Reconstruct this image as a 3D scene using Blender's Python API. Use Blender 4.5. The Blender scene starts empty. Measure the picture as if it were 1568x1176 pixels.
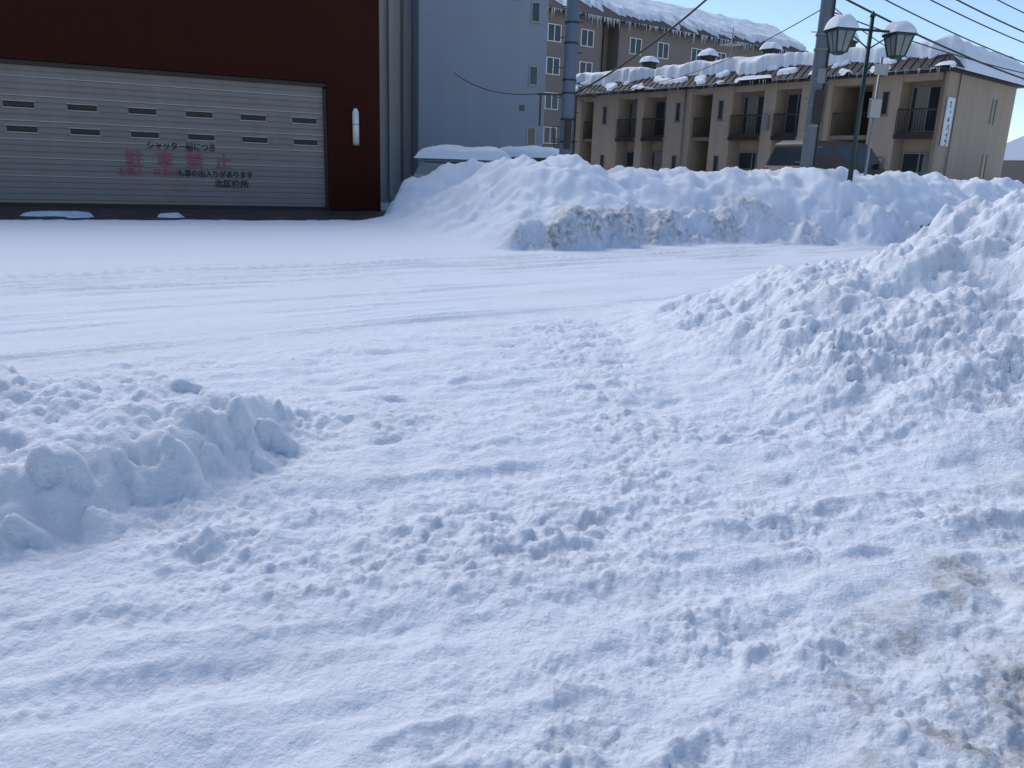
import bpy, bmesh, math, random
import numpy as np
from mathutils import Vector, Matrix
random.seed(7)
scene = bpy.context.scene
col = scene.collection

# ------------------------------------------------------------ noise helpers
def hsh(ix, iy, seed):
    a = (ix.astype(np.int64) * 374761393 + iy.astype(np.int64) * 668265263 + seed * 1442695041) & 0xFFFFFFFF
    a = ((a ^ (a >> 13)) * 1274126177) & 0xFFFFFFFF
    a = ((a ^ (a >> 16)) * 2246822519) & 0xFFFFFFFF
    a = a ^ (a >> 15)
    return (a & 0xFFFFFF) / float(0xFFFFFF)
def perlin(x, y, seed=0):
    ix = np.floor(x); iy = np.floor(y); fx = x - ix; fy = y - iy
    def g(dx, dy):
        a = hsh(ix + dx, iy + dy, seed) * 2 * math.pi
        return np.cos(a) * (fx - dx) + np.sin(a) * (fy - dy)
    u = fx * fx * fx * (fx * (fx * 6 - 15) + 10); v = fy * fy * fy * (fy * (fy * 6 - 15) + 10)
    a = g(0, 0) * (1 - u) + g(1, 0) * u
    b = g(0, 1) * (1 - u) + g(1, 1) * u
    return (a * (1 - v) + b * v) * 1.5
def fbm(x, y, seed=0, octv=4, gain=0.5):
    r = 0; a = 1
    for i in range(octv):
        r = r + a * perlin(x * 2 ** i + 17.3 * i, y * 2 ** i - 9.1 * i, seed + i); a *= gain
    return r
def cobble(x, y, cell, seed, prob=0.8):
    wx = x + perlin(x / cell * 1.3, y / cell * 1.3, seed + 50) * cell * 0.45
    wy = y + perlin(x / cell * 1.3 + 31, y / cell * 1.3 + 7, seed + 51) * cell * 0.45
    gx = wx / cell; gy = wy / cell
    ix = np.floor(gx); iy = np.floor(gy)
    h = np.zeros_like(gx)
    for dx in (-1, 0, 1):
        for dy in (-1, 0, 1):
            cx = ix + dx; cy = iy + dy
            px = cx + 0.1 + 0.8 * hsh(cx, cy, seed); py = cy + 0.1 + 0.8 * hsh(cx, cy, seed + 1)
            r = 0.22 + 0.5 * hsh(cx, cy, seed + 2) ** 1.5
            on = hsh(cx, cy, seed + 3) < prob
            d2 = (gx - px) ** 2 + (gy - py) ** 2
            b = np.sqrt(np.maximum(0, r * r - d2)) * (0.6 + 0.6 * hsh(cx, cy, seed + 4))
            h = np.maximum(h, np.where(on, b, 0))
    return h * cell
def footprints(x, y, cell, seed, prob, a0, spread):
    """boot-print field: returns depth 0..1, rim 0..1, tread pattern"""
    gx = x / cell; gy = y / cell; ix = np.floor(gx); iy = np.floor(gy)
    dep = np.zeros_like(x); rim = np.zeros_like(x); trd = np.zeros_like(x)
    for dx in (-1, 0, 1):
        for dy in (-1, 0, 1):
            cx = ix + dx; cy = iy + dy
            px = (cx + hsh(cx, cy, seed)) * cell; py = (cy + hsh(cx, cy, seed + 1)) * cell
            an = a0 + spread * (hsh(cx, cy, seed + 2) - .5) * 2
            on = (hsh(cx, cy, seed + 3) < prob)
            a = (x - px) * np.cos(an) + (y - py) * np.sin(an); b = -(x - px) * np.sin(an) + (y - py) * np.cos(an)
            wd = .052 + .012 * np.cos(a / .14 * 3)
            q = (a / .145) ** 4 + (b / wd) ** 4
            m = np.exp(-q) * on
            r2 = np.exp(-((q ** .25 - 1.25) / .28) ** 2) * on
            dep = np.maximum(dep, m); rim = np.maximum(rim, r2)
            trd = np.where(m > .3, np.sin(a * 2 * math.pi / .03), trd)
    return dep, rim, trd
def sm(t):
    t = np.clip(t, 0, 1); return t * t * (3 - 2 * t)

# ------------------------------------------------------------ materials
def new_mat(name):
    m = bpy.data.materials.new(name); m.use_nodes = True
    nt = m.node_tree; b = nt.nodes['Principled BSDF']
    return m, nt, b
def N(nt, t, **k):
    n = nt.nodes.new(t)
    for a, v in k.items(): setattr(n, a, v)
    return n
def mat(name, c, rough=0.7, metal=0.0, var=0.15, scale=3.0, bump=0.0, bscale=40.0, c2=None, streak=False):
    m, nt, b = new_mat(name)
    tc = N(nt, 'ShaderNodeTexCoord'); no = N(nt, 'ShaderNodeTexNoise')
    no.inputs['Scale'].default_value = scale; no.inputs['Detail'].default_value = 6
    if streak:
        mpp = N(nt, 'ShaderNodeMapping'); mpp.inputs['Scale'].default_value = (2.2, 2.2, .22)
        nt.links.new(tc.outputs['Object'], mpp.inputs[0]); nt.links.new(mpp.outputs[0], no.inputs['Vector'])
    else: nt.links.new(tc.outputs['Object'], no.inputs['Vector'])
    mx = N(nt, 'ShaderNodeMix', data_type='RGBA')
    mx.inputs[6].default_value = (*[v * (1 - var) for v in c], 1)
    cc = c2 if c2 else [min(1, v * (1 + var)) for v in c]
    mx.inputs[7].default_value = (*cc, 1)
    nt.links.new(no.outputs['Fac'], mx.inputs[0]); nt.links.new(mx.outputs[2], b.inputs['Base Color'])
    b.inputs['Roughness'].default_value = rough; b.inputs['Metallic'].default_value = metal
    if bump > 0:
        n2 = N(nt, 'ShaderNodeTexNoise'); n2.inputs['Scale'].default_value = bscale; n2.inputs['Detail'].default_value = 4
        nt.links.new(tc.outputs['Object'], n2.inputs['Vector'])
        bp = N(nt, 'ShaderNodeBump'); bp.inputs['Strength'].default_value = bump; bp.inputs['Distance'].default_value = 0.02
        nt.links.new(n2.outputs['Fac'], bp.inputs['Height']); nt.links.new(bp.outputs['Normal'], b.inputs['Normal'])
    return m
SNOWC = (0.84, 0.88, 0.96)
def snow_mat(name, attr=False):
    m, nt, b = new_mat(name)
    tc = N(nt, 'ShaderNodeTexCoord')
    n1 = N(nt, 'ShaderNodeTexNoise'); n1.inputs['Scale'].default_value = 28; n1.inputs['Detail'].default_value = 8; n1.inputs['Roughness'].default_value = 0.72
    n2 = N(nt, 'ShaderNodeTexVoronoi'); n2.inputs['Scale'].default_value = 55
    for n in (n1, n2): nt.links.new(tc.outputs['Object'], n.inputs['Vector'])
    ad = N(nt, 'ShaderNodeMath', operation='MULTIPLY_ADD'); ad.inputs[1].default_value = -0.14
    nt.links.new(n2.outputs['Distance'], ad.inputs[0]); nt.links.new(n1.outputs['Fac'], ad.inputs[2])
    bp = N(nt, 'ShaderNodeBump'); bp.inputs['Strength'].default_value = 0.75; bp.inputs['Distance'].default_value = 0.036
    nt.links.new(ad.outputs[0], bp.inputs['Height']); nt.links.new(bp.outputs['Normal'], b.inputs['Normal'])
    b.inputs['Roughness'].default_value = 0.65
    b.inputs['Specular IOR Level'].default_value = 0.3
    b.inputs['Base Color'].default_value = (*SNOWC, 1)
    if attr:
        at = N(nt, 'ShaderNodeAttribute', attribute_name='dirt')
        n3 = N(nt, 'ShaderNodeTexNoise'); n3.inputs['Scale'].default_value = 9; n3.inputs['Detail'].default_value = 9; n3.inputs['Roughness'].default_value = 0.75
        nt.links.new(tc.outputs['Object'], n3.inputs['Vector'])
        mp = N(nt, 'ShaderNodeMapRange'); mp.inputs[1].default_value = 0.38; mp.inputs[2].default_value = 0.62
        nt.links.new(n3.outputs['Fac'], mp.inputs[0])
        mu = N(nt, 'ShaderNodeMath', operation='MULTIPLY'); nt.links.new(mp.outputs[0], mu.inputs[0]); nt.links.new(at.outputs['Fac'], mu.inputs[1])
        mx = N(nt, 'ShaderNodeMix', data_type='RGBA'); mx.inputs[6].default_value = (*SNOWC, 1); mx.inputs[7].default_value = (0.24, 0.205, 0.175, 1)
        nt.links.new(mu.outputs[0], mx.inputs[0]); nt.links.new(mx.outputs[2], b.inputs['Base Color'])
    return m
M_snowg = snow_mat('snow_ground', True)
M_snow = snow_mat('snow_fresh')
M_maroon = mat('maroon_tile', (0.045, 0.0085, 0.0045), 0.85, var=0.12, scale=1.0)
M_maroon.node_tree.nodes['Principled BSDF'].inputs['Specular IOR Level'].default_value = .2
def tile_joints(m, sx, sz, mortar=0.02):
    nt = m.node_tree; b = nt.nodes['Principled BSDF']
    src = b.inputs['Base Color'].links[0].from_socket
    tc = N(nt, 'ShaderNodeTexCoord'); sp = N(nt, 'ShaderNodeSeparateXYZ'); cb = N(nt, 'ShaderNodeCombineXYZ')
    nt.links.new(tc.outputs['Object'], sp.inputs[0]); nt.links.new(sp.outputs['X'], cb.inputs['X']); nt.links.new(sp.outputs['Z'], cb.inputs['Y'])
    br = N(nt, 'ShaderNodeTexBrick'); br.offset = 0.0
    br.inputs['Scale'].default_value = 1; br.inputs['Brick Width'].default_value = sx; br.inputs['Row Height'].default_value = sz
    br.inputs['Mortar Size'].default_value = mortar; br.inputs['Color1'].default_value = (1, 1, 1, 1); br.inputs['Color2'].default_value = (0.95, 0.95, 0.95, 1); br.inputs['Mortar'].default_value = (0.8, 0.77, 0.77, 1)
    nt.links.new(cb.outputs[0], br.inputs['Vector'])
    mx = N(nt, 'ShaderNodeMix', data_type='RGBA', blend_type='MULTIPLY'); mx.inputs[0].default_value = 1
    nt.links.new(src, mx.inputs[6]); nt.links.new(br.outputs['Color'], mx.inputs[7]); nt.links.new(mx.outputs[2], b.inputs['Base Color'])
tile_joints(M_maroon, 1.2, 0.6, 0.012)
M_shut = mat('shutter_steel', (0.25, 0.225, 0.22), 0.6, 0.0, var=0.18, scale=0.8, streak=True)
M_black = mat('black_opening', (0.012, 0.012, 0.013), 0.5)
M_pink = mat('faded_red_paint', (0.36, 0.095, 0.125), 0.7)
M_ink = mat('black_paint', (0.03, 0.03, 0.035), 0.7)
M_white = mat('white_paint', (0.78, 0.78, 0.76), 0.45, var=0.06)
M_grey = mat('grey_render', (0.28, 0.31, 0.375), 0.85, var=0.08, scale=0.5, bump=0.2, streak=True)
M_grey2 = mat('light_grey_render', (0.36, 0.36, 0.35), 0.85, var=0.1, scale=0.6, streak=True)
M_cream = mat('cream_render', (0.37, 0.29, 0.22), 0.85, var=0.18, scale=0.9, bump=0.3, streak=True)
M_cream2 = mat('stained_render', (0.20, 0.165, 0.135), 0.85, var=0.2, scale=1.2)
M_brownw = mat('brown_wall', (0.21, 0.175, 0.155), 0.85, var=0.12, scale=0.4)
M_dkroof = mat('dark_roof_tile', (0.022, 0.017, 0.016), 0.7, var=0.3, scale=2)
M_glass = mat('window_glass', (0.03, 0.04, 0.05), 0.08, var=0.3, scale=0.7)
M_curt = mat('curtain', (0.22, 0.21, 0.20), 0.8, var=0.25, scale=6)
M_alu = mat('aluminium_frame', (0.30, 0.30, 0.30), 0.4, 0.5)
M_dkmetal = mat('dark_railing', (0.03, 0.023, 0.02), 0.5, 0.3)
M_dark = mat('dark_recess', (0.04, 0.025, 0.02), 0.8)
M_conc = mat('pole_concrete', (0.14, 0.16, 0.19), 0.85, var=0.15, scale=4, bump=0.3)
M_green = mat('green_lamp_paint', (0.008, 0.04, 0.03), 0.4, 0.2)
M_lglass = mat('lantern_glass', (0.45, 0.48, 0.5), 0.15)
M_steel = mat('galvanised_steel', (0.22, 0.23, 0.25), 0.45, 0.6)
M_wire = mat('cable', (0.02, 0.02, 0.022), 0.6)
M_sign = mat('sign_white', (0.62, 0.68, 0.72), 0.5, var=0.05)
M_bark = mat('bark', (0.05, 0.04, 0.035), 0.9)
M_rubber = mat('rubber', (0.02, 0.02, 0.02), 0.8)
m, nt, b = new_mat('wet_paving'); M_pave = m
tc = N(nt, 'ShaderNodeTexCoord'); br = N(nt, 'ShaderNodeTexBrick'); br.inputs['Scale'].default_value = 4.0
br.inputs['Color1'].default_value = (0.045, 0.035, 0.032, 1); br.inputs['Color2'].default_value = (0.075, 0.055, 0.048, 1); br.inputs['Mortar'].default_value = (0.02, 0.02, 0.02, 1)
nt.links.new(tc.outputs['Object'], br.inputs['Vector'])
nn = N(nt, 'ShaderNodeTexNoise'); nn.inputs['Scale'].default_value = 1.7; nn.inputs['Detail'].default_value = 8; nt.links.new(tc.outputs['Object'], nn.inputs['Vector'])
mp = N(nt, 'ShaderNodeMapRange'); mp.inputs[1].default_value = 0.52; mp.inputs[2].default_value = 0.72; mp.inputs[4].default_value = 0.3; nt.links.new(nn.outputs['Fac'], mp.inputs[0])
mx = N(nt, 'ShaderNodeMix', data_type='RGBA'); nt.links.new(mp.outputs[0], mx.inputs[0]); nt.links.new(br.outputs['Color'], mx.inputs[6]); mx.inputs[7].default_value = (0.35, 0.36, 0.4, 1)
nt.links.new(mx.outputs[2], b.inputs['Base Color']); b.inputs['Roughness'].default_value = 0.6

# ------------------------------------------------------------ builders
def empty(name, loc, ang=0):
    e = bpy.data.objects.new(name, None); e.location = loc; e.rotation_euler = (0, 0, ang); e.empty_display_size = 0.3
    col.objects.link(e); return e
def mesh_obj(name, V, F, m, parent=None, smooth=False):
    me = bpy.data.meshes.new(name); me.from_pydata(V, [], F); me.update()
    if m: me.materials.append(m)
    if smooth: me.polygons.foreach_set('use_smooth', [True] * len(me.polygons))
    o = bpy.data.objects.new(name, me); col.objects.link(o)
    if parent: o.parent = parent
    return o
class Part:
    def __init__(s): s.V = []; s.F = []
    def box(s, x0, x1, y0, y1, z0, z1):
        n = len(s.V)
        s.V += [(x0, y0, z0), (x1, y0, z0), (x1, y1, z0), (x0, y1, z0), (x0, y0, z1), (x1, y0, z1), (x1, y1, z1), (x0, y1, z1)]
        s.F += [tuple(n + i for i in f) for f in ((0, 3, 2, 1), (4, 5, 6, 7), (0, 1, 5, 4), (1, 2, 6, 5), (2, 3, 7, 6), (3, 0, 4, 7))]
        return s
    def tube(s, p0, p1, r0, r1=None, n=10):
        r1 = r0 if r1 is None else r1
        p0 = Vector(p0); p1 = Vector(p1); d = (p1 - p0).normalized()
        a = d.orthogonal().normalized(); b_ = d.cross(a); k = len(s.V)
        for p, r in ((p0, r0), (p1, r1)):
            for i in range(n):
                t = 2 * math.pi * i / n; s.V.append(tuple(p + (a * math.cos(t) + b_ * math.sin(t)) * r))
        for i in range(n): s.F.append((k + i, k + (i + 1) % n, k + n + (i + 1) % n, k + n + i))
        s.F.append(tuple(k + n - 1 - i for i in range(n))); s.F.append(tuple(k + n + i for i in range(n)))
        return s
    def frus(s, cx, cy, z0, z1, w0, w1):
        k = len(s.V)
        for z, w in ((z0, w0 / 2), (z1, w1 / 2)):
            s.V += [(cx - w, cy - w, z), (cx + w, cy - w, z), (cx + w, cy + w, z), (cx - w, cy + w, z)]
        s.F += [tuple(k + i for i in f) for f in ((0, 3, 2, 1), (4, 5, 6, 7), (0, 1, 5, 4), (1, 2, 6, 5), (2, 3, 7, 6), (3, 0, 4, 7))]
        return s
    def make(s, name, m, parent=None, smooth=False, bevel=0):
        o = mesh_obj(name, s.V, s.F, m, parent, smooth)
        if bevel:
            md = o.modifiers.new('b', 'BEVEL'); md.width = bevel; md.segments = 2; md.limit_method = 'ANGLE'
        return o
def snow_blob(name, parent, x0, x1, y0, y1, zf, th, seed=1, nx=24, ny=14, p=5, rough=0.25, fs=1.0):
    u = np.linspace(-1, 1, nx); v = np.linspace(-1, 1, ny)
    U, Vv = np.meshgrid(u, v)
    X = (x0 + x1) / 2 + U * (x1 - x0) / 2; Y = (y0 + y1) / 2 + Vv * (y1 - y0) / 2
    E = np.maximum(0, (1 - np.abs(U) ** p) * (1 - np.abs(Vv) ** p)) ** 0.5
    nse = fbm(X * fs + seed * 7.7, Y * fs, seed, 4)
    H = th * E * (1 + rough * 1.6 * nse)
    Z = np.vectorize(zf)(X, Y) + H
    V = [(float(a), float(b_), float(c)) for a, b_, c in zip((X).ravel(), (Y).ravel(), Z.ravel())]
    F = [(j * nx + i, j * nx + i + 1, (j + 1) * nx + i + 1, (j + 1) * nx + i) for j in range(ny - 1) for i in range(nx - 1)]
    return mesh_obj(name, V, F, M_snow, parent, True)

# ------------------------------------------------------------ snow terrain
c1 = np.linspace(-0.82, 0.82, 680)
side = 0.82 + np.geomspace(0.004, 3.0, 50)
ratio = np.concatenate([-side[::-1], c1, side])
rows = np.concatenate([np.geomspace(0.9, 46, 800), np.geomspace(47, 900, 36)])
R, Yg = np.meshgrid(ratio, rows)
Xg = R * (Yg + 0.6)
def terrain(X, Y):
    s = 0.8 * X + 0.6 * Y; n = -0.6 * X + 0.8 * Y
    w1 = fbm(X * 0.5, Y * 0.5, 3, 3); w2 = fbm(X * 1.3, Y * 1.3, 5, 4)
    z = np.full_like(X, 0.08) + 0.02 * w1
    dirt = np.zeros_like(X)
    n0 = np.interp(s, [9, 10, 11.5, 12.8, 15, 17.5, 20.3, 24], [12.9, 12.5, 12.3, 12.7, 12.85, 12.0, 10.5, 9.6])
    road = sm((n - 6.2 + 0.35 * w2) / 0.6) * (1 - sm((n - n0 + .5 - 0.3 * w1) / 1.0))
    nw = n + 0.12 * perlin(s * 0.25, s * 0 + 3, 8)
    tr = np.zeros_like(X)
    for c, wd, a in ((6.9, .08, .050), (7.15, .05, .030), (8.0, .06, .020), (8.7, .09, .028), (9.1, .06, .022), (9.9, .08, .026), (10.4, .09, .042), (10.9, .11, .045), (11.4, .08, .04), (11.8, .10, .04)):
        g = np.exp(-((nw - c) / wd) ** 2) * np.clip(0.6 + 1.2 * perlin(s * 0.6, s * 0 + c, 12) + .5 * perlin(s * 3, n * 3 + c, 13), 0, 1.5)
        tr -= a * g
        tr += a * 0.6 * np.exp(-((nw - c - wd * 1.8) / (wd * .7)) ** 2)
        dirt += 0.5 * g * (a > .035) * road
    dirt += road * .14 * np.clip(.3 + fbm(s * .35, n * 2.2, 25, 4), 0, 1)
    z += tr * road
    z += road * 0.014 * fbm(s * 0.5, n * 5, 21, 4)
    z += road * 0.2 * cobble(X, Y, 0.10, 22, .3) * sm(fbm(X * .8, Y * 1.2, 24, 2) * 2 + .2)
    tb = np.exp(-((nw - n0 + 1.0) / .22) ** 2) * road
    z += tb * .018 * np.sin(s * 2 * math.pi / .22 + 2 * np.sin(n * 9))
    rd = np.exp(-((n - 6.15 + 0.25 * w2) / 0.4) ** 2)
    # ---- far bank
    w3 = fbm(X * 0.9 + 9, Y * 0.9, 15, 4)
    m_ = n - n0 + 12.75
    sl = s - 9.3 + 0.25 * w2 - 0.12 * np.maximum(0, n - 13.5)
    left = sm(sl / 4.2)
    nf = m_ - 12.75 + 0.38 * w2 + 0.30 * w3
    crest = np.interp(s, [9, 11.0, 12.4, 13.4, 14.8, 16, 19, 22, 26, 40], [1.5, 1.66, 1.95, 2.0, 1.6, 1.58, 1.7, 1.82, 1.8, 1.5])
    sh = 0.66 + .28 * perlin(s * .6, n * 0 + 1, 19) + .15 * w3
    wdt = .5 + .45 * sm(perlin(s * .9, s * 0, 18) + .5) + .9 * sm((s - 14.5) / 3)
    step = sh * sm(nf / wdt) * sm((s - 9.1) / 1.5)
    rise = np.maximum(0, crest - sh + 0.25 * w3) * sm((m_ - 13.4) / 2.8) * left
    back = 1 - 0.55 * sm((m_ - 17.5) / 4.5)
    bank = (step + rise) * back
    bank *= 1 - sm((n - 13.5) / 3) * (1 - sm(sl / 2.6))
    z += bank
    face = sm(nf / 0.2) * (1 - sm((nf - wdt - .15) / 0.5)) * sm((s - 9.2) / 0.7)
    dirt += face * (1.3 * np.exp(-((s - 11.2) / 1.7) ** 2) + .55 * sm((s - 12.5) / 1) * (1 - sm((s - 17) / 2.5))) * np.clip(0.6 + 1.6 * w2, .05, 1.6)
    g2 = 1.75 * np.exp(-(((X + 0.9) / 3.4) ** 4 + ((Y - 27.6) / 2.4) ** 2)) * (1 + 0.12 * w3)
    z = np.maximum(z, 0.08 + g2 * sm((X + 5.2) / 1.0))
    g3 = 0.75 * np.exp(-(((X + 3.6) / 1.2) ** 2 + ((Y - 26.2) / 1.2) ** 2))
    z = np.maximum(z, 0.08 + g3)
    # ---- right near mound
    hc = np.interp(X, [1.0, 1.5, 2.2, 2.7, 3.7, 4.25, 4.7, 6, 9, 14], [0, .12, .42, .60, .86, 1.02, 1.34, 1.8, 2.0, 2.0])
    yb = np.interp(X, [1.1, 2.1, 3.0, 3.6, 5, 8, 20], [5.7, 4.3, 4.0, 4.2, 4.4, 5.2, 8])
    yc = np.interp(X, [1.5, 3, 5, 8, 20], [7.4, 7.4, 7.4, 8.6, 16])
    yb = yb + 0.25 * w2
    t = np.clip((Y - yb) / (yc - yb), 0, 1)
    prof = 0.5 * t + 0.5 * sm(t)
    backf = 1 - sm((Y - yc - 0.5) / 2.3)
    mound = hc * prof * backf * (1 + 0.2 * w2)
    z += mound
    mm = sm(mound / 0.25)
    # ---- left block
    d1 = -0.766 * (X + 1.27) + 0.643 * (Y - 3.45) + 0.10 * w2
    dR = -1.17 - X + 0.09 * w2
    dB = 4.85 - Y - 0.08 * (X + 2) + 0.12 * w2
    ck = cobble(X, Y, .26, 141, .9); ck2 = cobble(X, Y, .13, 143, .9)
    mesa = sm((d1 + ck * .8 - .03) / 0.45) * sm((dR + ck * .6) / 0.22) * sm(dB / 0.6)
    z += (0.28 + 0.05 * w2 + 0.05 * w3) * mesa + mesa * (0.32 * ck + .20 * ck2)
    ms2 = sm((d1 + .35) / .5) * sm((dR + .25) / .3) * sm((dB + .3) / .5)
    # ---- rough ground
    near = (1 - sm((n - 6.1 + 0.3 * w2) / 0.5))
    rough = np.clip(0.5 + 1.1 * fbm(X * 0.8 + 3, Y * 0.8, 31, 3), 0.15, 1.2)
    rs = 0.86 * X + 0.5 * Y; rn = -0.5 * X + 0.86 * Y
    rut = fbm(rs * 0.7, rn * 3.2, 41, 3)
    z += near * 0.024 * rut * (1 - mm)
    tk = np.zeros_like(X); tkm = np.zeros_like(X)
    for dx_, dy_, c, wd, a in ((-.36, .93, 2.25, .10, .016), (-.36, .93, 2.62, .08, .010), (-.45, .89, 3.45, .11, .015), (-.5, .866, 4.15, .09, .012), (-.55, .835, 5.0, .12, .013)):
        q_ = dx_ * X + dy_ * Y + .10 * perlin(X * .8, Y * .8, 333); al = dy_ * X - dx_ * Y
        am = np.clip(.45 + 1.1 * perlin(al * .7, al * 0 + c, 335), 0, 1.2)
        g = np.exp(-((q_ - c) / wd) ** 4) * am
        tk += -a * g + a * .7 * np.exp(-((q_ - c - wd * 1.35) / (wd * .35)) ** 2) * am + a * .5 * np.exp(-((q_ - c + wd * 1.35) / (wd * .35)) ** 2) * am
        tk += g * .0035 * np.sin(al * 2 * math.pi / .06 + np.sin(q_ * 60))
        tkm = np.maximum(tkm, g)
    ok = near * (1 - mm) * (1 - sm(ms2 * 2)) * (Y < 8)
    z += tk * ok
    la = near * rough * (1 - 0.5 * mesa) * (1 - .4 * tkm) + 1.0 * mm * backf + 0.45 * ms2 + 1.0 * rd * road
    bankm = sm(bank / 0.5) * (0.07 + 0.93 * face)
    z += la * (0.19 * cobble(X, Y, 0.17, 61, .55) + 0.32 * cobble(X, Y, 0.085, 71, .8)) + (la + .15 * near) * 0.5 * cobble(X, Y, 0.042, 73, .75) * (Y < 9)
    z += np.minimum(la, 1) * 0.013 * fbm(X * 9, Y * 9, 81, 4)
    z += near * (1 - mm) * .018 * fbm(X * 3.5, Y * 3.5, 84, 3)
    for sd, pr, a0, spd in ((301, .6, .65, .5), (311, .45, 1.9, 1.2)):
        dp, rm, td = footprints(X, Y, .5, sd, pr, a0, spd)
        k = ok * np.clip(.45 + 1.2 * fbm(X * .9, Y * .9, sd, 2), 0, 1)
        z += k * (-.022 * dp + .010 * rm + .003 * td * dp)
    z += mm * (0.26 * cobble(X, Y, 0.42, 65, .7) + 0.07 * fbm(X * 2.4, Y * 2.4, 67, 5))
    z += mesa * 0.02 * fbm(X * 5, Y * 5, 68, 4)
    z += bankm * (0.36 * cobble(X, Y, 0.4, 69, .7) + 0.50 * cobble(X, Y, 0.18, 70, .7)) + sm(bank / .4) * 0.09 * fbm(X * 1.4, Y * 1.4, 72, 5)
    dirt += 0.85 * sm((X * 1.0 - Y * 0.9 + 1.1 + 0.35 * w2) / 0.5) * (Y < 6) * (0.38 + 1.0 * np.clip(fbm(X * 3, Y * 3, 91, 3), -.3, 1)) * (1 - mm)
    dirt += 0.16 * near * np.clip(fbm(X * 2, Y * 2, 92, 4), 0, 1)
    # ---- cleared paving in front of the shutter
    e1 = Y - (19.4 + 0.55 * (X + 12.6)) + 0.25 * w2
    e2 = -3.9 - X - 0.0 * Y + 0.3 * w2
    ap = sm(e1 / 0.25) * sm(e2 / 0.5)
    pch = np.exp(-(((X + 12.9) / 1.3) ** 2 + ((Y - 22.6) / 1.0) ** 2) * 1.2) + .75 * np.exp(-(((X + 10.2) / .5) ** 2 + ((Y - 23.6) / .6) ** 2))
    zap = -0.14 + 0.26 * sm(pch * 1.6 - 0.45 + 0.6 * w2) + .04 * w3
    z = z * (1 - ap) + zap * ap
    dirt *= (1 - ap)
    return z, np.clip(dirt, 0, 1)
Zg, Dg = terrain(Xg, Yg)
nr, nc = Xg.shape
me = bpy.data.meshes.new('snow_ground')
co = np.stack([Xg, Yg, Zg], -1).reshape(-1, 3).astype(np.float32)
i0 = (np.arange(nr - 1)[:, None] * nc + np.arange(nc - 1)[None, :]).ravel()
quads = np.stack([i0, i0 + 1, i0 + nc + 1, i0 + nc], -1).astype(np.int32)
nq = len(quads)
me.vertices.add(len(co)); me.vertices.foreach_set('co', co.ravel())
me.loops.add(nq * 4); me.loops.foreach_set('vertex_index', quads.ravel())
me.polygons.add(nq); me.polygons.foreach_set('loop_start', np.arange(nq, dtype=np.int32) * 4)
me.polygons.foreach_set('use_smooth', np.ones(nq, dtype=bool))
me.update(calc_edges=True); me.validate()
at = me.attributes.new('dirt', 'FLOAT', 'POINT'); at.data.foreach_set('value', Dg.ravel().astype(np.float32))
me.materials.append(M_snowg)
col.objects.link(bpy.data.objects.new('snow_ground', me))
def gz(x, y):
    a, _ = terrain(np.array([[float(x)]]), np.array([[float(y)]])); return float(a[0, 0])

# ------------------------------------------------------------ maroon garage building
AG = math.atan2(.425, .905)
G = empty('garage_building', (-16.6, 25.7, 0), AG)
xs0, xs1, ztop = -2.5, 10.55, 4.5
p = Part()
p.box(-14, xs0, 0, 9, -.3, 12); p.box(xs1, 12.5, 0, 9, -.3, 12); p.box(xs0, xs1, 0, 9, ztop, 12)
p.make('walls', M_maroon, G)
Part().box(xs0, xs1, 1.2, 1.4, -.2, ztop).make('back', M_black, G)
Part().box(xs0 , xs1, .12, .45, ztop-.02, ztop - .14).box(xs1 - .1, xs1, .12, .45, -.1, ztop - .2).make('shutter_frame', M_dkmetal, G)
V = []; F = []
pitch = 0.19; zz = 0.02; prof = []
while zz < ztop - .1:
    prof += [(zz, .312), (zz + .012, .298), (zz + .03, .291), (zz + .15, .288), (zz + .165, .297), (zz + .178, .312)]; zz += pitch
for z_, y_ in prof: V += [(xs0, y_, z_), (xs1 - .1, y_, z_)]
for i in range(len(prof) - 1): F.append((2 * i, 2 * i + 1, 2 * i + 3, 2 * i + 2))
mesh_obj('shutter', V, F, M_shut, G)
rb = Part()
for z_ in (.97, 1.54, 2.11, 2.68, 3.44, 4.01): rb.box(xs0, xs1 - .1, .278, .30, z_ - .008, z_ + .022)
rb.make('shutter_ribs', M_alu, G)
p = Part(); q = Part()
for i in range(-1, 6):
    for z_, o in ((3.17, 0), (2.42, .02)):
        c = .84 + 1.785 * i + o
        if c<xs0+.5: continue
        p.box(c - .42, c + .42, .262, .30, z_ - .085, z_ + .085)
        q.box(c - .46, c + .46, .272, .30, z_ - .125, z_ - .09).box(c - .46, c + .46, .272, .30, z_ + .09, z_ + .12)
p.make('ventilation_slots', M_black, G, bevel=.06)
q.make('slot_rims', M_alu, G)
Part().box(xs0, xs1 - .1, .25, .33, .0, .12).make('bottom_rail', M_dkmetal, G)
def text(body, x, z, size, m, y=.255, align='LEFT', parent=G, name='lettering', sx=1, rot=(math.radians(90), 0, 0), off=0.0):
    c = bpy.data.curves.new(name, 'FONT'); c.body = body; c.size = size; c.align_x = align; c.extrude = .004; c.offset = off
    c.materials.append(m)
    o = bpy.data.objects.new(name, c); o.location = (x, y, z); o.rotation_euler = rot; o.scale = (sx, 1, 1)
    o.parent = parent; col.objects.link(o); return o
text('シャッター前につき', 4.45, 1.98, .29, M_ink, off=.006, sx=.85)
for i, ch in enumerate('駐車禁止'): text(ch, 3.75 + i * .95, 1.42, .58, M_pink, off=.006)
text('左側土・日祝日', 3.5, 1.10, .27, M_pink, off=.003)
text('も車の出入りがあります', 5.35, 1.10, .27, M_ink, off=.005, sx=.85)
text('北区役所', 6.55, .77, .29, M_ink, off=.005, sx=1.0)
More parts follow.
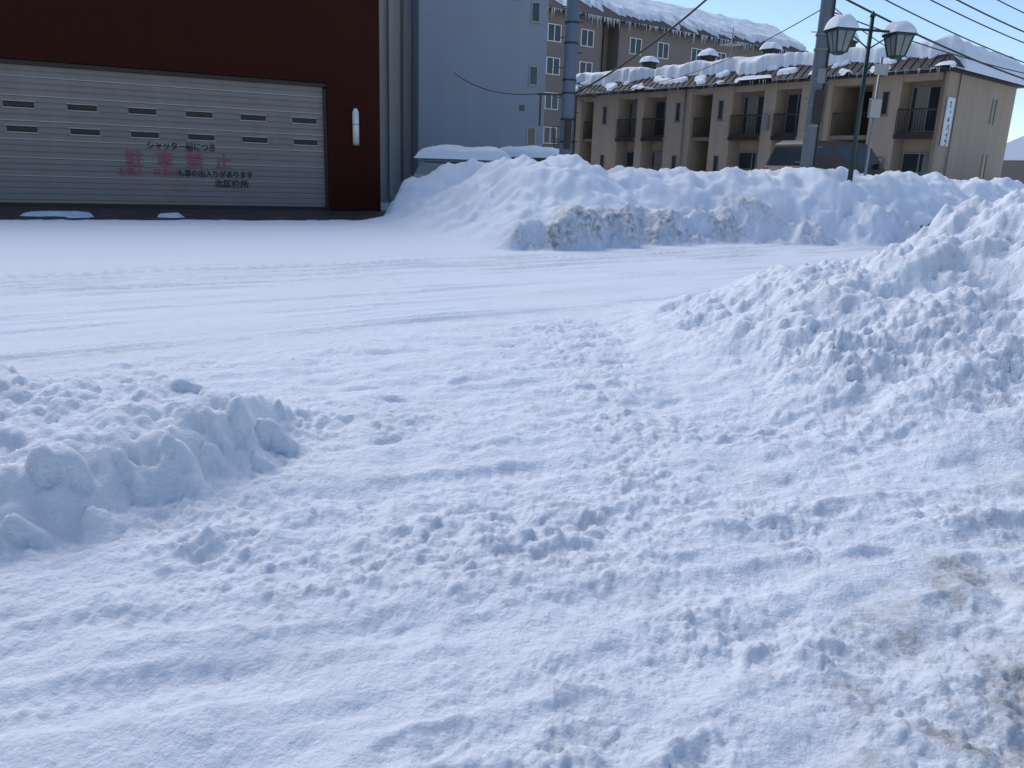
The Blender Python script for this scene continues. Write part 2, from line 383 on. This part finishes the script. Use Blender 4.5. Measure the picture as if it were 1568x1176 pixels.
WL = Part().tube((11.55, -.12, 2.45), (11.55, -.12, 3.55), .12, .12, 16).tube((11.55, -.12, 3.55), (11.55, -.12, 3.68), .12, .05, 16)
WL.make('wall_light', M_white, G, True)
Part().tube((11.55, -.12, 2.38), (11.55, -.12, 2.45), .13, .13, 16).tube((11.55, -.12, 3.1), (11.55, -.12, 3.13), .125, .125, 16).box(11.5, 11.6, -.05, .0, 2.6, 3.4).make('wall_light_base', M_steel, G)
mesh_obj('paving', [(-26, 12, .0), (-4.0, 22, .0), (-3.6, 32, .0), (-28, 27, .0)], [(0, 1, 2, 3)], M_pave)

# ------------------------------------------------------------ grey building
GB = empty('grey_apartment_block', (-5.2, 42, 0), AG)
Part().box(0, 7.1, 0, 12, -.3, 17).make('walls', M_grey, GB)
Part().box(-9, -.003, 1.2, 12, -.3, 17).make('rear_wing', M_grey2, GB)
p = Part().box(-1.25, -1.0, .95, 1.2, 0, 17).box(-2.1, -1.8, .9, 1.2, 0, 17)
p.make('pilasters', M_grey2, GB)
Part().tube((-.5, 1.1, 0), (-.5, 1.1, 17), .07).make('drainpipe', M_steel, GB)
p = Part(); q = Part()
for z_ in (3.6, 6.7, 9.8, 12.9):
    p.box(6.15, 6.55, -.01, .05, z_ - .5, z_ + .35)
    q.box(6.1, 6.15, -.04, .02, z_ - .55, z_ + .4).box(6.55, 6.6, -.04, .02, z_ - .55, z_ + .4).box(6.15, 6.55, -.04, .02, z_ + .35, z_ + .4).box(6.05, 6.65, -.1, .02, z_ - .6, z_ - .55)
p.box(5.6, 5.9, -.02, .02, 4.8, 5.1)
p.make('window_glass', M_glass, GB); q.make('window_frames', M_alu, GB)
q = Part()
for z_ in (2.9, 5.95, 9, 12.1): q.box(0, 7.1, -.012, 0, z_, z_ + .02)
q.make('joints', M_grey2, GB)

# ------------------------------------------------------------ cream two-storey apartments
AA = math.atan2(.763, -.645)
A = empty('cream_apartment_house', (18.2, 36, 0), AA)   # x along front, +y outwards
bays = [(.3, 2.0), (6.9, 8.3), (9.0, 10.9), (15.4, 17.05), (17.6, 19.1)]
stairs = [(3.3, 5.3), (12.2, 13.6), (21.2, 22.3)]
L = 22.8; Zb = 3.85; Ze = 6.4
p = Part(); p.box(0, L, -7.6, -3, -.2, Ze)
edges = sorted(bays + stairs); x = 0
solid = []
for a, b_ in edges: solid.append((x, a)); x = b_
solid.append((x, L))
for a, b_ in solid: p.box(a, b_, -3, 0, -.2, Ze)
for a, b_ in bays: p.box(a, b_, -3, -1.0, -.2, Ze)
for a, b_ in edges: p.box(a, b_, -.995, -.08, Ze - .3, Ze - .003)
p.make('walls', M_cream, A)
p = Part(); fr = Part(); gl = Part(); cu = Part(); sl = Part(); rl = Part()
for k, (a, b_) in enumerate(bays):
    for zb in (Zb + .05, 1.05):
        up = zb > 2
        z0 = zb + (.1 if up else .3); z1 = zb + 2.05
        xa = a + .08; xb = b_ - .08
        gl.box(xa, xb, -.98, -.95, z0, z1)
        w = .05; mid = (xa + xb) / 2
        for xx in (xa, mid - w / 2, xb - w): fr.box(xx, xx + w, -.95, -.9, z0, z1)
        segs = [(xa + w, mid - w / 2), (mid + w / 2, xb - w)]
        for (s0, s1) in segs:
            for z_ in (z0, z1 - w, z0 + (z1 - z0) * .48): fr.box(s0, s1, -.95, -.905, z_, z_ + w)
        s0, s1 = segs[(k + (1 if up else 0)) % 2]
        cu.box(s0, s1 - .2 * (s1 - s0), -.949, -.94, z0 + w, z1 - w)
        if up:
            sl.box(a, b_, -.99, .12, zb - .22, zb - .06)
            n = int((b_ - a) / .12)
            for i in range(n + 1):
                xx = a + (b_ - a - .02) * i / n; rl.box(xx, xx + .025, .06, .08, zb + .05, zb + .98)
            rl.box(a, b_, .05, .09, zb + .98, zb + 1.04).box(a, b_, .05, .09, zb + .0, zb + .04)
            rl.box(a, b_, .125, .135, zb - .24, zb - .04)
for a, b_ in stairs:
    sl.box(a, b_, -2.9, -.2, Zb - .18, Zb)
    n = int((b_ - a) / .12)
    for i in range(n + 1):
        xx = a + (b_ - a - .02) * i / n; rl.box(xx, xx + .02, -.3, -.28, Zb, Zb + 1.0)
    rl.box(a, b_, -.31, -.27, Zb + 1.0, Zb + 1.05)
gl.make('window_glass', M_glass, A); fr.make('window_frames', M_alu, A); cu.make('curtains', M_curt, A)
sl.make('balcony_slabs', M_cream2, A); rl.make('railings', M_dkmetal, A)
p = Part(); q = Part(); st = Part(); pr = Part()
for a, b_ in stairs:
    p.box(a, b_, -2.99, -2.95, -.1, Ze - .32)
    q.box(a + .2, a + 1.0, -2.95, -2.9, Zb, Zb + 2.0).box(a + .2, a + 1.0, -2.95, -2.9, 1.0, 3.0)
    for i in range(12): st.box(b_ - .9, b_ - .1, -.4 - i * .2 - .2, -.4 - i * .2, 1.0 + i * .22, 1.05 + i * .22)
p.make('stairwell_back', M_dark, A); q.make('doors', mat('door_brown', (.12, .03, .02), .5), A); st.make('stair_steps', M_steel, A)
sl = Part(); sf = Part()
for c in (2.65, 6.1, 11.6, 14.5, 20.2):
    for z_ in (Zb + .9, 1.9):
        sl.box(c - .12, c + .12, -.02, .012, z_, z_ + .95)
        sf.box(c - .17, c - .12, -.02, .03, z_ - .05, z_ + 1.0).box(c + .12, c + .17, -.02, .03, z_ - .05, z_ + 1.0).box(c - .22, c + .22, -.02, .07, z_ - .1, z_ - .05)
for t_, z_ in ((5.2, 4.6), (5.2, 2.1)):
    sl.box(-.012, .02, -t_ - .2, -t_ + .2, z_, z_ + 1.05)
    sf.box(-.03, .02, -t_ - .25, -t_ - .2, z_ - .05, z_ + 1.1).box(-.03, .02, -t_ + .2, -t_ + .25, z_ - .05, z_ + 1.1)
sl.make('slit_windows', M_glass, A); sf.make('slit_frames', M_cream2, A)
Part().box(-.35, L + .3, -7.9, .5, Ze, Ze + .12).make('eaves', M_dkmetal, A)
R0 = Ze + .12
y0, y1, h = .62, -.35, .74
V = [(-.5, y0, R0), (L + .4, y0, R0), (L + .4 , -8.05, R0), (-.5, -8.05, R0), (.3, y1, R0 + h), (L - .3, y1, R0 + h), (L - .3, -7.2, R0 + h), (.3, -7.2, R0 + h)]
mesh_obj('mansard_roof', V, [(0, 1, 5, 4), (1, 2, 6, 5), (2, 3, 7, 6), (3, 0, 4, 7), (4, 5, 6, 7), (3, 2, 1, 0)], M_dkroof, A)
nb = Part()
for i in range(58):
    xx = -.1 + i * .4
    nb.tube((xx, y0 - .02, R0 + .03), (min(max(xx, .35), L - .35), y1, R0 + h + .02), .025, .025, 5)
nb.make('roof_battens', M_dkroof, A)
nx, ny = 420, 90
xs = np.linspace(-.55, L + .4, nx); vs = np.concatenate([np.linspace(0, .2, 50), np.linspace(.205, 1, 40)])
XX, VV = np.meshgrid(xs, vs)
YY = .70 + VV * (-8.15 - .70)
base = np.where(YY > y1, R0 + h * np.clip((y0 - YY) / (y0 - y1), 0, 1), np.where(YY < -7.2, R0 + h * (YY + 8.05) / .85, R0 + h))
base = np.where(XX < .3, np.minimum(base, R0 + h * (XX + .5) / .8), base)
edge = -.16 + .34 * fbm(XX * .45, XX * 0, 7, 4) + .14 * perlin(XX * 2.2, XX * 0 + 4, 17)
cov = sm((edge - YY + 0.06) / .14)
patch = sm((perlin(XX * .9, YY * 2.5, 27) - .24) / .10) * (YY > -.3)
cov = np.maximum(cov, patch * .35)
th = .56 + .14 * fbm(XX * .6, YY * .8, 37, 3)
endr = np.sqrt(np.clip((XX + .55) / .35, 0, 1)) * np.sqrt(np.clip((-YY + .8) / .3, 0, 1))
ZZ = base - .06 + (th + .06) * cov * endr
V = list(zip(XX.ravel().tolist(), YY.ravel().tolist(), ZZ.ravel().tolist()))
F = [(j * nx + i, j * nx + i + 1, (j + 1) * nx + i + 1, (j + 1) * nx + i) for j in range(ny - 1) for i in range(nx - 1)]
mesh_obj('roof_snow', V, F, M_snow, A, True)
for k, c in enumerate((19, 14.6, 10.5, 6.2)):
    Part().box(c - .3, c + .3, -2.7, -2.1, R0 + h, R0 + h + 1.1).box(c - .36, c + .36, -2.76, -2.04, R0 + h + 1.1, R0 + h + 1.18).make('chimney_%d' % k, M_dkroof, A)
    snow_blob('chimney_snow_%d' % k, A, c - .45, c + .45, -2.85, -1.95, lambda x, y: R0 + h + 1.17, .42, k + 3, 12, 12, 2.6)
ic = Part()
for i in range(110):
    xx = random.uniform(-.3, L); l = random.uniform(.08, .35)
    ic.tube((xx, .63, R0 + .02), (xx, .63, R0 - l), .018, .003, 5)
ic.make('icicles', M_lglass, A)
Part().box(-.16, -.08, -.55, .1, 3.35, 5.35).make('sign_board', M_sign, A, bevel=.02)
for i, ch in enumerate('2・4ハイツ'):
    text(ch, -.165, 4.95 - i * .315, .34, M_ink, y=-.06, parent=A, name='sign_letter_%d' % i, rot=(math.radians(90), 0, math.radians(-90)), off=.008)
p = Part().tube((.2, .07, 0), (.2, .07, Ze), .045).tube((-.08, -.9, 0.2), (-.08, -.9, Ze), .03).tube((5.6, .07, 0), (5.6, .07, Ze), .045).tube((14, .07, 0), (14, .07, Ze), .045)
p.make('downpipes', M_cream2, A, True)
Part().box(8.5, 8.85, .0, .25, Zb + .3, Zb + 1.0).box(2.3, 2.6, 0, .2, 2.2, 2.8).make('meter_boxes', M_alu, A)
p = Part()
for i in range(18): p.tube((22.9, .5 + i * .02, .9 + i * .17), (23.9, .5 + i * .02, .9 + i * .17), .04, .04, 5)
p.tube((22.9, .4, .8), (22.9, .9, 4.6), .04).tube((23.9, .4, .8), (23.9, .9, 4.6), .04)
p.make('outside_stair', M_dkmetal, A)

# ------------------------------------------------------------ brown block behind
AB = math.atan2(.58, .81)
B = empty('brown_apartment_block', (1.2, 70.5, 0), AB)
p = Part().box(-2, 7.2, 0, 11, -.3, 14.9).box(7.2, 9.0, 1.6, 11, -.3, 14.9).box(9.0, 36, .1, 11, -.3, 14.9)
p.make('walls', M_brownw, B)
gl = Part(); fr = Part()
for c in (1.6, 5.2, 11, 14.5, 19, 22.5, 27, 30.5):
    for z_ in (4.2, 7.0, 9.8, 12.4):
        yb_ = 0 if c < 8 else .1
        gl.box(c - .65, c + .65, yb_ - .03, yb_ + .05, z_, z_ + 1.25)
        for xx in (c - .72, c - .035, c + .65): fr.box(xx, xx + .07, yb_ - .07, yb_ + .02, z_ - .06, z_ + 1.31)
        for (s0, s1) in ((c - .65, c - .035), (c + .035, c + .65)):
            fr.box(s0, s1, yb_ - .07, yb_ + .02, z_ - .06, z_).box(s0, s1, yb_ - .07, yb_ + .02, z_ + 1.25, z_ + 1.31)
gl.make('window_glass', M_glass, B); fr.make('window_frames', M_white, B)
Part().tube((7.0, -.1, 0), (7.0, -.1, 15), .08).tube((.2, -.1, 0), (.2, -.1, 15), .06).make('downpipes', M_dkmetal, B)
V = [(-2.5, -.7, 14.85), (36.5, -.7, 14.85), (36.5, 5.5, 18.2), (-2.5, 5.5, 18.2), (36.5, 11.7, 14.85), (-2.5, 11.7, 14.85)]
V2 = [(a, b_, c - .3) for a, b_, c in V]
mesh_obj('roof', V + V2, [(0, 1, 2, 3), (3, 2, 4, 5), (0, 6, 7, 1), (6, 9, 8, 7), (9, 11, 10, 8), (0, 3, 5, 11, 9, 6), (1, 7, 8, 10, 4, 2)], M_dkroof, B)
nx, ny = 300, 60
XX, YY = np.meshgrid(np.linspace(-2.5, 36.5, nx), np.linspace(-.75, 11.7, ny))
base = np.where(YY < 5.5, 14.85 + (YY + .7) * 3.35 / 6.2, 18.2 - (YY - 5.5) * 3.35 / 6.2)
edge = .9 * (0.45 + fbm(XX * .8, XX * 0 + 2, 57, 4)) + np.where(XX < 9, 3.2, .9) * (0.7 + 1.6 * perlin(XX * 1.3, XX * 0, 58)) - .6
cov = sm((YY - edge) / .25)
ZZ = base - .08 + (.5 + .15 * fbm(XX * .7, YY * .7, 59, 3)) * cov
V = list(zip(XX.ravel().tolist(), YY.ravel().tolist(), ZZ.ravel().tolist()))
F = [(j * nx + i, j * nx + i + 1, (j + 1) * nx + i + 1, (j + 1) * nx + i) for j in range(ny - 1) for i in range(nx - 1)]
mesh_obj('roof_snow', V, F, M_snow, B, True)
ic = Part()
for i in range(260):
    xx = random.uniform(-2.5, 36); l = random.uniform(.2, 1.0) * (1 if random.random() < .5 else .5)
    ic.tube((xx, -.72, 14.8), (xx, -.72, 14.8 - l), .06, .005, 5)
ic.make('icicles', M_lglass, B)

# ------------------------------------------------------------ poles, lamps
UX, UY = 8.62, 24.6
U = empty('utility_pole', (UX, UY, 0))
Part().tube((0, 0, -.2), (0, 0, 13), .225, .16, 20).make('shaft', M_conc, U, True)
p = Part()
for z_ in (3.2, 3.8, 4.5, 5.3, 5.7, 8.2, 9.0): p.tube((0, 0, z_), (0, 0, z_ + .06), .228, .228, 20)
for i in range(18):
    z_ = 2.2 + i * .45; s_ = 1 if i % 2 else -1
    p.tube((s_ * .18, 0, z_), (s_ * .37, 0, z_), .013, .013, 6)
p.box(-1.0, 1.0, -.05, .05, 10.6, 10.72); p.make('bands_and_steps', M_steel, U)
Part().box(-.14, .14, -.33, -.22, 3.3, 4.2).tube((.13, -.2, 2.0), (.13, -.2, 9), .03, .03, 8).make('cable_guard', M_dkmetal, U, bevel=.02)
Part().box(-.11, .11, -.25, -.228, 4.4, 4.8).make('number_plate', M_steel, U)
U2 = empty('utility_pole', (1.5, 27, 0))
M_conc2 = mat('pole_steel_blue', (0.10, 0.135, 0.19), 0.6, var=0.12, scale=4)
Part().tube((0, 0, -.2), (0, 0, 12), .23, .185, 20).make('shaft', M_conc2, U2, True)
p = Part()
for z_ in (2.6, 3.3, 4.1, 4.5, 5.6, 6.2, 7.5): p.tube((0, 0, z_), (0, 0, z_ + .05), .235, .235, 20)
for i in range(16):
    z_ = 2.2 + i * .45; s_ = 1 if i % 2 else -1
    p.tube((s_ * .17, 0, z_), (s_ * .36, 0, z_), .014, .014, 6)
p.tube((.25, -.1, 2.0), (.25, -.1, 4.0), .03).box(-.05, .9, -.04, .04, 4.02, 4.09).box(-1.0, -.1, -.03, .03, 4.05, 4.11).tube((-.9, 0, 3.1), (-.9, 0, 4.1), .03)
p.make('bands_and_steps', M_dkmetal, U2)
Part().box(-.1, .12, -.31, -.22, 2.4, 3.3).make('cable_guard', M_dkmetal, U2, bevel=.02)

Ls = empty('street_lamp', (9.3, 23, 0), math.radians(12))
Part().tube((0, 0, -.1), (0, 0, 1.0), .11, .09, 16).tube((0, 0, 1.0), (0, 0, 5.95), .075, .055, 16).tube((-.95, 0, 5.62), (.95, 0, 5.62), .035, .035, 10).tube((-.75, 0, 5.6), (0, 0, 5.15), .02, .02, 8).tube((.75, 0, 5.6), (0, 0, 5.15), .02, .02, 8).frus(0, 0, 5.95, 6.1, .12, .02).make('post_and_arms', M_green, Ls, True)
M_lg2 = mat('lantern_pane', (0.20, 0.22, 0.23), 0.12)
for k, cx in enumerate((-.88, .88)):
    Part().frus(cx, 0, 5.02, 5.52, .30, .52).make('glass_%d' % k, M_lg2, Ls)
    p = Part().frus(cx, 0, 5.52, 5.57, .62, .62).frus(cx, 0, 5.57, 5.78, .58, .16).frus(cx, 0, 4.95, 5.02, .16, .34)
    for sx in (-1, 1):
        for sy in (-1, 1): p.tube((cx + sx * .15, sy * .15, 5.0), (cx + sx * .262, sy * .262, 5.54), .026, .026, 6)
    for a_ in ((0, -1), (0, 1), (1, 0), (-1, 0)):
        p.tube((cx + a_[0] * .152, a_[1] * .152, 5.02), (cx + a_[0] * .264, a_[1] * .264, 5.52), .014, .014, 5)
    p.make('lantern_frame_%d' % k, M_green, Ls)
    snow_blob('lantern_snow_%d' % k, Ls, cx - .34, cx + .34, -.34, .34, lambda x, y: 5.58, .32, k + 5, 14, 14, 2.6)
Sp = empty('sign_post', (10.55, 25, 0), math.radians(10))
Part().tube((0, 0, 0), (0, 0, 5.25), .045, .04, 12).make('post', M_steel, Sp, True)
Part().box(-.18, .18, -.06, .06, 3.55, 4.1).make('control_box', M_alu, Sp, bevel=.02)
Part().box(-.22, .22, -.07, -.05, 4.75, 5.05).make('plate', M_alu, Sp)

def wire(name, a, b_, sag, r=.018, n=24, parent=None):
    c = bpy.data.curves.new(name, 'CURVE'); c.dimensions = '3D'; c.bevel_depth = r; c.bevel_resolution = 1
    s = c.splines.new('POLY'); s.points.add(n - 1)
    for i in range(n):
        t = i / (n - 1); q = Vector(a).lerp(Vector(b_), t); q.z -= sag * 4 * t * (1 - t); s.points[i].co = (*q, 1)
    c.materials.append(M_wire); o = bpy.data.objects.new(name, c); col.objects.link(o); o.parent = parent; return o
W = empty('overhead_wires', (0, 0, 0))
wire('w1', (1.65, 27, 4.1), (UX, UY, 10.2), .6, .032, parent=W)
wire('w1b', (.6, 27, 4.1), (-3.5, 42.8, 6.4), .35, .018, parent=W)
wire('w2', (1.6, 27, 4.5), (6.6, 48, 6.6), .3, .02, parent=W)
wire('w3', (1.6, 27, 4.2), (4.2, 53, 6.2), .2, .022, parent=W)
for k, (z0, z1, r) in enumerate(((6.9, 5.6, .03), (7.4, 6.2, .02), (8.0, 6.9, .02), (8.4, 7.2, .025), (9.0, 7.8, .02), (10.6, 9.1, .02), (6.4, 6.5, .018))):
    wire('r%d' % k, (UX, UY, z0), (30, 40.5, z1), .5, r, parent=W)
for k, (z0, z1) in enumerate(((7.5, 8.4), (8.6, 9.2), (9.6, 10))):
    wire('l%d' % k, (UX, UY, z0), (-8, 60, z1 + 5), .6, .018, parent=W)
wire('d1', (UX, UY, 5.9), (14, 41, 7.0), .4, .015, parent=W)
wire('d2', (UX, UY, 6.5), (6.2, 50, 6.9), .6, .015, parent=W)
wire('d3', (UX, UY, 6.6), (18.2, 36, 6.5), .4, .015, parent=W)
An = empty('tv_antenna', (11.6, 47.5, 7.2), .5)
p = Part().tube((0, 0, 0), (0, 0, 2.6), .025).tube((-.9, 0, 2.3), (.9, 0, 2.3), .018)
for i in range(9): p.tube((-.8 + i * .2, -.35, 2.3), (-.8 + i * .2, .35, 2.3), .01, .01, 5)
p.tube((-.5, 0, 1.7), (.5, 0, 1.7), .015)
for i in range(5): p.tube((-.45 + i * .22, -.5, 1.7), (-.45 + i * .22, .5, 1.7), .01, .01, 5)
p.make('mast_and_elements', M_steel, An)

# ------------------------------------------------------------ cars
def car(name, x, y, z, ang, paint, snow=.5, H=1.85, Lc=4.5):
    E = empty(name, (x, y, z), ang); w = .86
    prof = [(-Lc/2, .45), (-Lc/2 - .02, .95), (-Lc/2 + .12, 1.15), (-Lc/2 + .35, H - .1), (-Lc/2 + .6, H), (Lc/2 - 1.7, H), (Lc/2 - 1.45, H - .08), (Lc/2 - .75, 1.12), (Lc/2 - .1, .95), (Lc/2, .7), (Lc/2 - .02, .35), (-Lc/2 + .1, .3)]
    V = []; n = len(prof)
    for sy in (-1, 1):
        for px, pz in prof:
            k = w - (.16 * max(0, (pz - 1.1)) / (H - 1.1) if pz > 1.1 else 0); V.append((px, sy * k, pz))
    F = [tuple(range(n)), tuple(range(2 * n - 1, n - 1, -1))] + [((i + 1) % n, i, n + i, n + (i + 1) % n) for i in range(n)]
    o = mesh_obj('body', V, F, paint, E); md = o.modifiers.new('b', 'BEVEL'); md.width = .05; md.segments = 3
    V = []; F = []
    def q(*c): 
        k = len(V); V.extend(c); F.append(tuple(range(k, k + len(c))))
    def yk(z_): return w - .16 * (z_ - 1.1) / (H - 1.1) + .008
    za, zb = 1.16, H - .14
    for sy in (-1, 1):
        for xa, xb in ((-Lc/2 + .5, -Lc/2 + 1.35), (-Lc/2 + 1.43, -Lc/2 + 2.35), (-Lc/2 + 2.43, Lc/2 - 1.5)):
            q((xa, sy * yk(za), za), (xb + (.35 if xb > Lc/2 - 1.6 else 0), sy * yk(za), za), (xb, sy * yk(zb), zb), (xa, sy * yk(zb), zb))
    q((Lc/2 - .80, -.72, 1.19), (Lc/2 - .80, .72, 1.19), (Lc/2 - 1.38, .64, H - .13), (Lc/2 - 1.38, -.64, H - .13))
    q((-Lc/2 + .12, -.72, 1.2), (-Lc/2 + .12, .72, 1.2), (-Lc/2 + .31, .66, H - .2), (-Lc/2 + .31, -.66, H - .2))
    mesh_obj('windows', V, F, M_glass, E)
    p = Part()
    for xx in (-Lc/2 + .85, Lc/2 - .85):
        for sy in (-1, 1): p.tube((xx, sy * .66, .32), (xx, sy * .87, .32), .32, .32, 22)
    p.make('wheels', M_rubber, E, bevel=.03)
    Part().box(-Lc/2 - .05, -Lc/2 + .03, -.75, -.55, .8, 1.1).box(-Lc/2 - .05, -Lc/2 + .03, .55, .75, .8, 1.1).make('tail_lamps', M_pink, E)
    Part().box(Lc/2 - .12, Lc/2 + .0, -.78, -.5, .72, .9).box(Lc/2 - .12, Lc/2 + .0, .5, .78, .72, .9).make('head_lamps', M_lglass, E)
    Part().box(Lc/2 - 1.3, Lc/2 - 1.15, -1.02, -.84, 1.15, 1.33).box(Lc/2 - 1.3, Lc/2 - 1.15, .84, 1.02, 1.15, 1.33).make('mirrors', paint, E, bevel=.03)
    if snow:
        snow_blob('roof_snow', E, -Lc/2 + .1, Lc/2 - 1.2, -.85, .85, lambda a, b_: H - .04, snow, int(x * 10) % 17 + 2, 30, 18, 4, .15)
        snow_blob('bonnet_snow', E, Lc/2 - 1.0, Lc/2 + .05, -.8, .8, lambda a, b_: 1.12 - (a - (Lc/2 - .75)) * .27 - .04, snow * .7, 4, 16, 16, 4, .15)
    return E
P_green = mat('grey_green_car_paint', (.10, .13, .12), .3, .3)
P_sil = mat('silver_car_paint', (.22, .24, .26), .3, .4)
P_br = mat('dark_brown_car_paint', (.045, .028, .022), .55, .0)
car('parked_car', -1.55, 31.2, .30, math.radians(-6), P_sil, .5, 1.75, 4.9)
car('parked_car', 1.0, 33.6, .55, math.radians(-14), P_green, .42, 1.7)
car('parked_minivan', 10.3, 27.0, .95, math.radians(25), P_br, .0, 1.95)

# ------------------------------------------------------------ shrub and trees
def branch(P, p0, d, l, r, dep):
    p1 = p0 + d * l; P.tube(p0, p1, r, r * .65, 5)
    if dep == 0: return
    for i in range(3):
        nd = (d + Vector((random.uniform(-1, 1), random.uniform(-1, 1), random.uniform(-.3, .8))) * .75).normalized()
        branch(P, p0 + d * l * random.uniform(.5, 1), nd, l * random.uniform(.55, .8), r * .6, dep - 1)
def tree(name, x, y, z, h, dep=5, r=.1):
    P = Part(); branch(P, Vector((0, 0, 0)), Vector((0, 0, 1)), h * .35, r, dep)
    o = P.make(name, M_bark); o.location = (x, y, z)
for x, y in ((11.2, 21.6), (12.2, 22.3)):
    P = Part()
    for i in range(20): branch(P, Vector((random.uniform(-.3, .3), random.uniform(-.3, .3), 0)), Vector((random.uniform(-.8, .8), random.uniform(-.7, .3), .7)).normalized(), .2, .03, 3)
    o = P.make('shrub', M_bark); o.location = (x, y, gz(x, y) - .08)
for x, y, h in ((34, 52, 7), (37, 55, 6), (42, 60, 8), (47, 62, 7), (40, 52, 5)): tree('bare_tree', x, y, 0, h)
Hs = empty('distant_house', (45, 68, 0), .6)
Part().box(-6, 6, -4, 4, 0, 4).make('walls', M_brownw, Hs)
mesh_obj('snow_roof', [(-6.6, -4.6, 3.9), (6.6, -4.6, 3.9), (6.6, 4.6, 3.9), (-6.6, 4.6, 3.9), (-6.6, 0, 6), (6.6, 0, 6)], [(0, 1, 5, 4), (3, 4, 5, 2), (0, 4, 3), (1, 2, 5), (0, 3, 2, 1)], M_snow, Hs)
Part().box(-3, -1.6, -4.05, -3.98, 1.4, 2.8).box(1.6, 3, -4.05, -3.98, 1.4, 2.8).make('windows', M_glass, Hs)

# ------------------------------------------------------------ light
el, az = math.radians(43), math.radians(-30)
sun = bpy.data.lights.new('sun', 'SUN'); sun.energy = 2.75; sun.angle = math.radians(45); sun.color = (1, .96, .92)
so = bpy.data.objects.new('sun', sun); col.objects.link(so)
Sd = Vector((math.sin(az) * math.cos(el), math.cos(az) * math.cos(el), math.sin(el)))
so.rotation_euler = Sd.to_track_quat('Z', 'Y').to_euler(); so.location = (0, 0, 30)
w = bpy.data.worlds.new('World'); scene.world = w; w.use_nodes = True
nt = w.node_tree; bg = nt.nodes['Background']; sk = nt.nodes.new('ShaderNodeTexSky'); sk.sky_type = 'NISHITA'; sk.sun_disc = False
sk.sun_elevation = el; sk.sun_rotation = az; sk.air_density = 1.0; sk.dust_density = .2; sk.ozone_density = 3.0
nt.links.new(sk.outputs[0], bg.inputs[0]); bg.inputs[1].default_value = .15

# ------------------------------------------------------------ camera
cam = bpy.data.cameras.new('camera'); cam.sensor_width = 36; cam.lens = 36 * 1207 / 1568; cam.clip_end = 3000; cam.clip_start = .05
co_ = bpy.data.objects.new('camera', cam); col.objects.link(co_); scene.camera = co_
th = math.radians(15); f = Vector((0, math.cos(th), -math.sin(th))); up = Vector((0, math.sin(th), math.cos(th))); rt = Vector((1, 0, 0)); ro = .035
r2 = rt * math.cos(ro) + up * math.sin(ro); u2 = up * math.cos(ro) - rt * math.sin(ro)
mtx = Matrix((r2, u2, -f)).transposed().to_4x4(); mtx.translation = Vector((0, 0, 1.6)); co_.matrix_world = mtx
scene.view_settings.view_transform = 'Standard'; scene.view_settings.look = 'None'; scene.view_settings.exposure = 0
